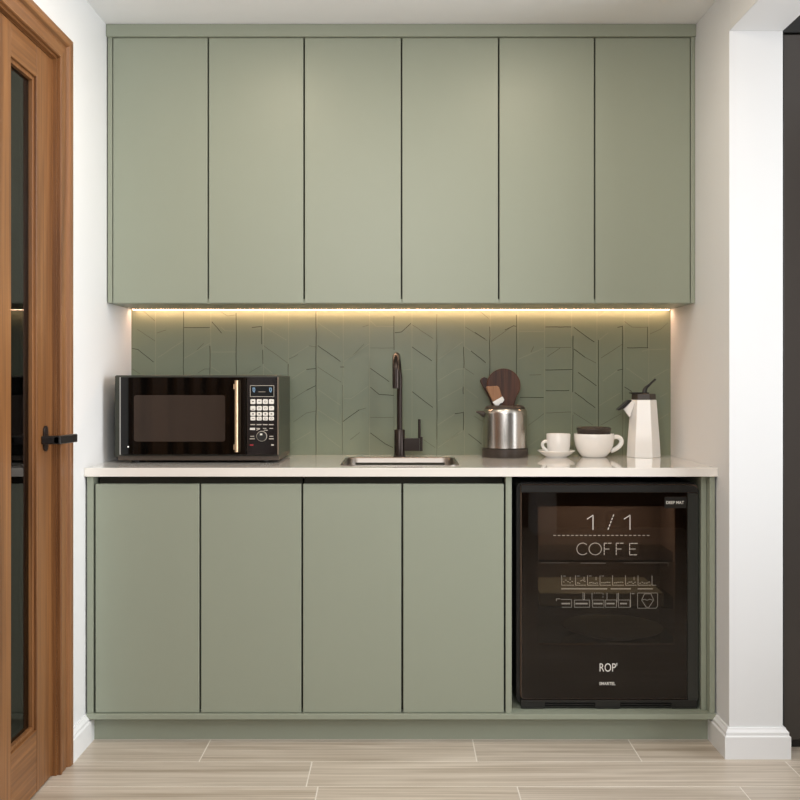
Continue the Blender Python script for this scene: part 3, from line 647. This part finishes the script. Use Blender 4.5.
obj('cabinet', cab, [M_black, M_liner], fr)
# door: frame ring behind a full sheet of glass
ox0, ox1, oz0, oz1 = X(521, FDp), X(698, FDp), Z(699.5, FDp), Z(485, FDp)
wx0, wx1, wz0, wz1 = X(538.3, FDp), X(675.3, FDp), Z(645.2, FDp), Z(506.6, FDp)
bm = nb(); po = rrect(ox0, ox1, oz0, oz1, 0.004, 6)
po = [(x_, z_) for x_, z_ in rrect(ox0, ox1, oz0, oz1, 0.018, 6)]
# only the top right corner is strongly rounded
q = []
for x_, z_ in po:
    if x_ < (ox0+ox1)/2 or z_ < (oz0+oz1)/2:
        x_ = ox0 if x_ < ox0+0.0181 else (ox1 if x_ > ox1-0.0181 else x_); z_ = oz0 if z_ < oz0+0.0181 else (oz1 if z_ > oz1-0.0181 else z_)
    q.append((x_, z_))
po = rrect(ox0, ox1, oz0, oz1, 0.010, 6); pi_ = rrect(wx0, wx1, wz0, wz1, 0.009, 6)
A0 = [bm.verts.new((p[0], FDp+0.005, p[1])) for p in po]; A1 = [bm.verts.new((p[0], FDp+0.028, p[1])) for p in po]
B0 = [bm.verts.new((p[0], FDp+0.005, p[1])) for p in pi_]; B1 = [bm.verts.new((p[0], FDp+0.028, p[1])) for p in pi_]
for i in range(n):
    k = (i+1) % n
    bm.faces.new((A0[i], A0[k], B0[k], B0[i])); bm.faces.new((A1[i], B1[i], B1[k], A1[k])); bm.faces.new((A0[i], A1[i], A1[k], A0[k])); bm.faces.new((B0[i], B0[k], B1[k], B1[i]))
bmesh.ops.recalc_face_normals(bm, faces=bm.faces[:])
dr = obj('door', bm, mat('door_back_paint', srgb(116, 92, 76), 0.5), fr)
bm = nb(); box(bm, X(521.6, FDp), X(687.0, FDp), FDp, FDp+0.0045, Z(698.6, FDp), Z(492.6, FDp)); obj('glass', bm, M_fglass, dr)
bm = nb()
prism(bm, [(X(687.4, FDp), Z(699.5, FDp)), (X(698, FDp), Z(699.5, FDp)), (X(698, FDp), Z(493, FDp)), (X(687.4, FDp), Z(493, FDp))], 1, FDp-0.005, FDp+0.0049)
obj('grip_edge', bm, M_fframe, dr, bevel=0.0015, label='grey full-height edge profile')
bm = nb(); c_ = [(ox0, Z(492.2, FDp)), (ox1, Z(492.2, FDp)), (ox1, Z(491, FDp))]
for k in range(7):
    a_ = PI/2*k/6; c_.append((ox1-0.026+0.026*math.cos(a_), oz1-0.019+0.019*math.sin(a_)))
c_.append((ox0, oz1)); prism(bm, c_, 1, FDp-0.004, FDp+0.0049)
obj('top_edge', bm, M_black, dr, bevel=0.001)
bm = nb(); gz_0, gz_1 = fbot+0.004, Z(699.7, FDp)
box(bm, ox0, ox1-0.003, FDp+0.008, FDp+0.03, gz_0, gz_1)
box(bm, ox0, ox1-0.003, FDp-0.002, FDp+0.008, gz_1-0.008, gz_1-0.0005)
box(bm, ox0, X(545, FDp), FDp, FDp+0.008, gz_0, gz_1-0.008); box(bm, X(595, FDp), X(620, FDp), FDp-0.001, FDp+0.008, gz_0, gz_1-0.008); box(bm, X(672, FDp), ox1-0.003, FDp, FDp+0.008, gz_0, gz_1-0.008)
for z_ in (0.0035, 0.0105, 0.0175):
    box(bm, X(545, FDp), X(595, FDp), FDp+0.001, FDp+0.008, gz_0+z_, gz_0+z_+0.0028); box(bm, X(620, FDp), X(672, FDp), FDp+0.001, FDp+0.008, gz_0+z_, gz_0+z_+0.0028)
obj('vent_grille', bm, M_black, fr)
for px in (530, 690):
    for yy in (3.40, 3.76):
        bm = nb(); lathe(bm, [(0.015, 0), (0.015, 0.0125)], X(px, FDp), yy, zb1, 16, close=True); obj('foot', bm, M_black, fr)
fld = area('fridge_fill', ((fx0+fx1)/2, FDp+0.20, ftop-t-0.006), ((fx0+fx1)/2, FDp+0.201, 0), 0.4, 0.2, 2.0, (1.0, 0.86, 0.74))  # unseen light added to lift the dark interior behind the glass
# inside: shelves and a platter on the lowest one
for zpx in (606.6, 560):
    boxobj('shelf', (fx0+0.032, fx1-0.032, FDp+0.06, 3.74, Z(zpx, FDp+0.06)-0.006, Z(zpx, FDp+0.06)), M_shelf, fr)
boxobj('tray', (X(540, FDp+0.07), X(664, FDp+0.07), FDp+0.07, 3.70, Z(606.5, FDp+0.07), Z(593, FDp+0.07)), M_tray, fr, bevel=0.004)
# printing on the glass
PD = FDp
for ox in (0, 37.0):
    bm = nb(); stroke(bm, [(587.2+ox, 519.0), (593.0+ox, 515.2), (593.0+ox, 529.6)], PD, 0.75); obj('figure', bm, M_print, dr, label='white figure 1')
bm = nb(); stroke(bm, [(613.6, 514.8), (607.4, 531.0)], PD, 0.85, dash=(3.2, 0.5)); obj('slash', bm, M_print, dr, label='white dashed slash')
bm = nb(); stroke(bm, [(553.5, 535.4), (651.5, 535.4)], PD, 0.6, dash=(4.4, 0.5)); obj('dashed_line', bm, M_prints, dr)
bm = nb()
def arc(cx, cy, rx, ry, a0, a1, n=14): return [(cx+rx*math.cos(math.radians(a0+(a1-a0)*i/n)), cy-ry*math.sin(math.radians(a0+(a1-a0)*i/n))) for i in range(n+1)]
stroke(bm, arc(582.6, 548.9, 5.8, 5.9, 45, 315), PD, 0.6); stroke(bm, arc(595.2, 548.9, 6.2, 5.9, 0, 360, 22), PD, 0.6)
for fx_ in (604.2, 616.2):
    stroke(bm, [(fx_, 554.8), (fx_, 543.2), (fx_+8.2, 543.2)], PD, 0.65, dash=(2.9, 0.7)); stroke(bm, [(fx_, 549.0), (fx_+5.0, 549.0)], PD, 0.6)
stroke(bm, [(637.4, 543.4), (629.6, 543.4), (629.6, 554.8), (637.6, 554.8)], PD, 0.7, dash=(3.0, 0.75)); stroke(bm, [(629.8, 549.0), (635.4, 549.0)], PD, 0.6)
obj('lettering', bm, M_prints, dr, label='thin white lettering COFFE')
bm = nb()      # faint rows of pictograms
vf = mat('very_faint_print', srgb(96, 88, 78), 0.7); bm.free(); bm = nb(); stroke(bm, [(541, 562.8), (570, 562.8)], PD, 0.5, dash=(2, 0.5)); obj('faint_line', bm, vf, dr); bm = nb(); stroke(bm, [(581, 563), (606, 563.2)], PD, 0.8, dash=(1.5, 0.5)); obj('faint_line', bm, vf, dr); bm = nb(); stroke(bm, [(624, 562.8), (668, 562.8), (668, 567)], PD, 0.5, dash=(2, 0.5))
obj('faint_line', bm, vf, dr)
bm = nb()
random.seed(11)
xs = [561.6, 575.5, 587.5, 600, 612.5, 625.5, 638]
for i, x_ in enumerate(xs):
    x2 = (xs+[652.5])[i+1]-1.2
    stroke(bm, [(x_, 575.5), (x_, 584.8)], PD, 0.5, mi=0); stroke(bm, [(x_, 585.2), (x2, 585.2)], PD, 0.55, dash=(2.2, 0.8))
    if i < 4:
        stroke(bm, [(x_+1.5, 576), (x_+4, 576)], PD, 0.45)
    for k in range(5):
        sx_ = x_+1.5+k*(x2-x_-2)/5; sy_ = 583.4-random.uniform(0, 1.4)*(1 if i > 1 else 2.5); stroke(bm, [(sx_, sy_), (sx_+1.2, sy_+random.uniform(-.6, .6))], PD, 0.6)
    if i in (0, 1, 2, 5): stroke(bm, [(x_+8.5, 577), (x_+8.5, 580)], PD, 0.5)
stroke(bm, [(652, 575.8), (652, 585.2), (656, 585.2)], PD, 0.6)
stroke(bm, [(561.5, 588.8), (607.5, 588.8)], PD, 1.0, dash=(1.7, 0.62)); stroke(bm, [(611, 588.8), (631, 588.8)], PD, 1.0, dash=(1.5, 0.62)); stroke(bm, [(638, 588.8), (653, 588.8)], PD, 1.0, dash=(1.9, 0.7))
stroke(bm, [(556.4, 600.8), (556.4, 598.8), (560, 598.8)], PD, 0.6)
stroke(bm, [(561, 599.4), (571.5, 599.4), (571.5, 607.2), (562, 607.2)], PD, 0.45)
for a_, b_ in ((574.5, 589.5), (592.5, 604), (605.5, 616.5), (618.5, 630)):
    stroke(bm, [(a_, 600), (a_, 607.2), (b_, 607.2), (b_, 600), (a_, 600)], PD, 0.45)
for a_, b_ in ((562, 570.5), (576, 588), (594, 603), (607, 615), (620.5, 627.5)):
    stroke(bm, [(a_, 603.6), (b_, 603.6)], PD, 1.5, dash=(2.0, 0.55))
for x_ in (592, 607, 618.5): stroke(bm, [(x_, 593), (x_, 599.6)], PD, 0.5)
stroke(bm, [(583, 592.6), (583, 599.6), (584.5, 599.6), (584.5, 593)], PD, 0.5)
stroke(bm, [(594, 593), (603, 593), (603, 599)], PD, 0.4, dash=(2.2, 0.5)); stroke(bm, [(617, 593.6), (617, 602)], PD, 0.6); stroke(bm, [(630.5, 592.8), (630.5, 607)], PD, 0.5)
stroke(bm, [(632, 593.6), (634.5, 593.6)], PD, 0.9, dash=(1.2, 0.6))
stroke(bm, [(637.6, 593), (657.6, 593), (657.6, 606), (656, 608.2), (637.6, 608.2), (637.6, 593)], PD, 0.45, dash=(3, 0.85))
stroke(bm, [(644.5, 593.8), (651, 593.8), (653.6, 600), (649, 607.2), (646.3, 607.2), (641.6, 600), (644.5, 593.8)], PD, 0.5)
stroke(bm, [(642.5, 599.8), (645, 599.2), (647, 600.4), (649.5, 599.2), (652.6, 600)], PD, 0.5)
obj('pictograms', bm, M_printf, dr, label='faint printed row of boxes and small marks')
text('lettering', "ROP'", 599.6, 617.2, 663.0, 671.6, PD, M_print, dr, 0.0).__setitem__('label', "small white letters ROP'")
text('lettering', 'SMARTEL', 599.2, 615.4, 682.0, 685.2, PD, M_print, dr, 0.03).__setitem__('label', 'tiny white word below the larger letters')
boxobj('badge', (X(664.5, PD), X(686.4, PD), PD-0.0003, PD, Z(508.2, PD), Z(496.8, PD)), mat('badge_grey', srgb(36, 34, 31), 0.3), dr)
text('lettering', 'DEEP MAT', 666.2, 684.0, 501.0, 504.0, PD-0.0003, M_print, dr, 0.03).__setitem__('label', 'tiny white word in the top right corner')
# platter kept inside on the shelf
bm = nb(); zs = Z(622, FDp+0.06)
zs2 = Z(646, FDp+0.06)
boxobj('shelf', (fx0+0.032, fx1-0.032, FDp+0.06, 3.74, Z(648, FDp+0.06)-0.006, Z(648, FDp+0.06)), M_shelf, fr)
lathe(bm, [(0.0, 0.001), (0.09, 0.001), (0.10, 0.006), (0.175, 0.030), (0.178, 0.033), (0.172, 0.033), (0.10, 0.011), (0.0, 0.009)], X(612, 3.6), 3.59, Z(648, FDp+0.06), 48)
obj('platter', bm, mat('cream_platter', srgb(205, 200, 180), 0.35), smooth=40, label='round pale platter inside the fridge on its lowest shelf', cat='platter')

# ------------------------------------------------------------------ steel canister and utensils
KD = 3.786; kx = X(505, KD)
kn = empty('steel_canister', (kx, KD, ZK), 'brushed steel canister with dark base and small spout holding wooden utensils', 'canister')
bm = nb(); lathe(bm, [(0.0, 0.0), (0.0865, 0.0), (0.0875, 0.002), (0.0868, 0.032), (0.083, 0.0335), (0.0, 0.0335)], kx, KD, ZK, 64); obj('base', bm, M_dkbrown, kn, smooth=40)
bm = nb(); lathe(bm, [(0.0815, 0.034), (0.0832, 0.036), (0.0835, 0.164), (0.0825, 0.174), (0.077, 0.1815), (0.0755, 0.181), (0.0795, 0.174), (0.081, 0.165), (0.080, 0.04), (0.0, 0.038)], kx, KD, ZK, 64); obj('body', bm, M_steel, kn, smooth=40)
bm = nb(); lathe(bm, [(0.0765, 0.1805), (0.074, 0.188), (0.068, 0.193), (0.060, 0.195), (0.056, 0.193), (0.056, 0.185), (0.073, 0.178), (0.0755, 0.1775)], kx, KD, ZK, 64); obj('rim', bm, M_dkbrown, kn, smooth=40, label='dark rounded collar around the open top')
bm = nb(); zs_ = 0.165
tube(bm, [(kx-0.074, KD-0.012, ZK+zs_-0.004), (kx-0.086, KD-0.012, ZK+zs_-0.002), (kx-0.098, KD-0.012, ZK+zs_+0.003), (kx-0.110, KD-0.012, ZK+zs_+0.006)], [0.013, 0.011, 0.006, 0.003], 16); obj('spout', bm, M_dkbrown, kn, smooth=50)
def blade(bm, outline, yc, th, lean=0):
    prism(bm, [(X(a, KD), Z(b, KD)) for a, b in outline], 1, yc-th/2, yc+th/2)
bm = nb(); ol = []
for i in range(0, 33):
    a_ = math.radians(-38+(256)*i/32); r = 17.0
    ol.append((503.8+r*math.cos(a_), 385.4-r*math.sin(a_)*(1.0)))
ol += [(496.5, 404), (497.5, 410), (498.5, 445), (509.5, 445), (513.5, 410), (514.5, 405)]
blade(bm, ol, KD+0.012, 0.014); obj('wooden_paddle', bm, M_walnut, bevel=0.004, seg=3, label='large round dark walnut paddle standing in the steel canister', cat='utensil', smooth=40)
bm = nb(); ol = [(480.4, 380.8), (482.0, 378.0), (484.8, 377.0), (487.6, 378.0), (490, 381), (493, 392), (499, 408), (505, 440), (500, 441), (494, 409), (487.5, 394), (483, 386.6)]
blade(bm, ol, KD+0.0245, 0.010); obj('wooden_spoon', bm, M_walnutd, bevel=0.003, seg=3, label='dark walnut spoon tip leaning left behind the round paddle', cat='utensil', smooth=40)
br = empty('wooden_brush', (X(497, KD), KD-0.028, ZK+0.05), 'short light wood brush with white collar leaning in the steel canister', 'brush')
bm = nb(); ol = [(485.0, 387.2), (486.5, 386.4), (496.0, 385.8), (498.0, 387.0), (501.2, 396.4), (492.0, 401.6)]
blade(bm, ol, KD-0.028, 0.022); obj('brush_handle', bm, M_ash, br, bevel=0.003, seg=3, smooth=40)
bm = nb(); ol = [(491.6, 401.8), (501.4, 396.2), (503.4, 399.6), (501.6, 402.6), (499.4, 403.2), (497.6, 405.4), (494.0, 405.2)]
blade(bm, ol, KD-0.028, 0.024); obj('brush_collar', bm, M_ceramic, br, bevel=0.002, smooth=40, label='white collar')
bm = nb(); ol = [(496.0, 404.6), (500.6, 402.6), (507, 440), (500, 441)]
blade(bm, ol, KD-0.028, 0.012); obj('brush_shaft', bm, M_dkbrown, br)

# ------------------------------------------------------------------ crockery
CD = 3.772
sc_ = X(556.2, CD)
bm = nb(); lathe(bm, [(0.0, 0.0), (0.040, 0.0), (0.042, 0.003), (0.058, 0.013), (0.0705, 0.0235), (0.0700, 0.0255), (0.056, 0.0165), (0.040, 0.0075), (0.0, 0.006)], sc_, CD, ZK, 56)
obj('saucer', bm, M_ceramic, smooth=40, label='small white saucer under the espresso cup', cat='saucer')
cx_ = X(558.4, CD); z0 = ZK+0.0075
cu = empty('espresso_cup', (cx_, CD, z0), 'small white straight-sided cup standing on a saucer', 'cup')
bm = nb(); lathe(bm, [(0.0, 0.0), (0.026, 0.0), (0.034, 0.004), (0.041, 0.016), (0.0440, 0.036), (0.0455, 0.079), (0.0444, 0.0805), (0.0430, 0.079), (0.041, 0.036), (0.037, 0.016), (0.0, 0.006)], cx_, CD, z0, 56); obj('bowl', bm, M_ceramic, cu, smooth=40)
bm = nb(); tube(bm, curve([(cx_-0.041, CD, z0+0.050), (cx_-0.050, CD, z0+0.052), (cx_-0.0585, CD, z0+0.046), (cx_-0.0600, CD, z0+0.036), (cx_-0.0545, CD, z0+0.026), (cx_-0.044, CD, z0+0.018), (cx_-0.037, CD, z0+0.014)]), 0.0062, 12, flat=1.2); obj('handle', bm, M_ceramic, cu, smooth=60)
bx_ = X(594.0, CD)
mg = empty('soup_mug', (bx_, CD, ZK), 'wide white mug with dark lid between cup and jug', 'mug')
bm = nb(); lathe(bm, [(0.0, 0.0), (0.040, 0.0), (0.047, 0.004), (0.062, 0.022), (0.0710, 0.045), (0.0745, 0.068), (0.0752, 0.087), (0.0738, 0.0888), (0.0722, 0.087), (0.068, 0.045), (0.045, 0.008), (0.0, 0.006)], bx_, CD, ZK, 64); obj('bowl', bm, M_ceramic, mg, smooth=40)
bm = nb(); tube(bm, curve([(bx_+0.071, CD, ZK+0.074), (bx_+0.086, CD, ZK+0.076), (bx_+0.099, CD, ZK+0.070), (bx_+0.103, CD, ZK+0.056), (bx_+0.096, CD, ZK+0.042), (bx_+0.082, CD, ZK+0.031), (bx_+0.062, CD, ZK+0.022)]), 0.0088, 14, flat=1.4); obj('handle', bm, M_ceramic, mg, smooth=60)
bm = nb(); lathe(bm, [(0.0, 0.089), (0.0615, 0.089), (0.0615, 0.102), (0.0635, 0.106), (0.0650, 0.110), (0.0640, 0.1125), (0.056, 0.1160), (0.050, 0.1160), (0.048, 0.1135), (0.0, 0.1135)], bx_-0.0005, CD, ZK-0.003, 56); obj('lid', bm, M_dkbrown, mg, smooth=30, label='dark brown lid')

JX = X(643.6, CD)
jg = empty('insulated_jug', (JX, CD, ZK), 'tall white faceted jug with black lid at the right wall', 'jug')
rot = -math.radians(13)-PI/3
bm = nb(); lathe(bm, [(0.0, 0.0), (0.0605, 0.0), (0.0625, 0.002), (0.0595, 0.06), (0.0475, 0.214), (0.0455, 0.2165), (0.0, 0.2165)], JX, CD, ZK, 6, rot=-math.radians(13)); obj('body', bm, M_ceramic, jg, bevel=0.0015)
bm = nb()
v = [(-0.036, 0, 0.211), (-0.048, 0.0, 0.212), (-0.0765, 0, 0.181), (-0.0545, 0, 0.150)]
L_, R_2 = [], []
for (dx, _, dz), hw in zip(v, (0.022, 0.020, 0.006, 0.012)):
    L_.append(bm.verts.new((JX+dx, CD-hw, ZK+dz))); R_2.append(bm.verts.new((JX+dx, CD+hw, ZK+dz)))
bm.faces.new(L_); bm.faces.new(R_2[::-1])
for i in range(4): k = (i+1) % 4; bm.faces.new((L_[i], R_2[i], R_2[k], L_[k]))
bmesh.ops.recalc_face_normals(bm, faces=bm.faces[:]); obj('spout', bm, M_ceramic, jg, bevel=0.0015)
bm = nb(); prism(bm, [(JX-0.103, ZK+0.178), (JX-0.096, ZK+0.1755), (JX-0.078, ZK+0.183), (JX-0.048, ZK+0.2125), (JX-0.050, ZK+0.2155), (JX-0.061, ZK+0.2160)], 1, CD-0.016, CD+0.016); obj('spout_flap', bm, M_black, jg, bevel=0.0015)
bm = nb(); lathe(bm, [(0.0, 0.2167), (0.0445, 0.2167), (0.0450, 0.219), (0.0440, 0.2375), (0.040, 0.239), (0.0, 0.239)], JX, CD, ZK, 6, rot=-math.radians(13)); obj('collar', bm, M_dkbrown, jg, bevel=0.001)
bm = nb(); box(bm, JX-0.052, JX+0.018, CD-0.014, CD+0.014, ZK+0.2393, ZK+0.2440)
li = obj('lid', bm, M_black, jg, bevel=0.002)
bm = nb(); tube(bm, [(JX+0.004, CD, ZK+0.243), (JX+0.005, CD, ZK+0.254), (JX+0.010, CD, ZK+0.263), (JX+0.018, CD, ZK+0.269), (JX+0.030, CD, ZK+0.281), (JX+0.045, CD, ZK+0.294)], [0.010, 0.008, 0.0065, 0.005, 0.004, 0.004], 14); obj('lid_lever', bm, M_black, li, smooth=50)
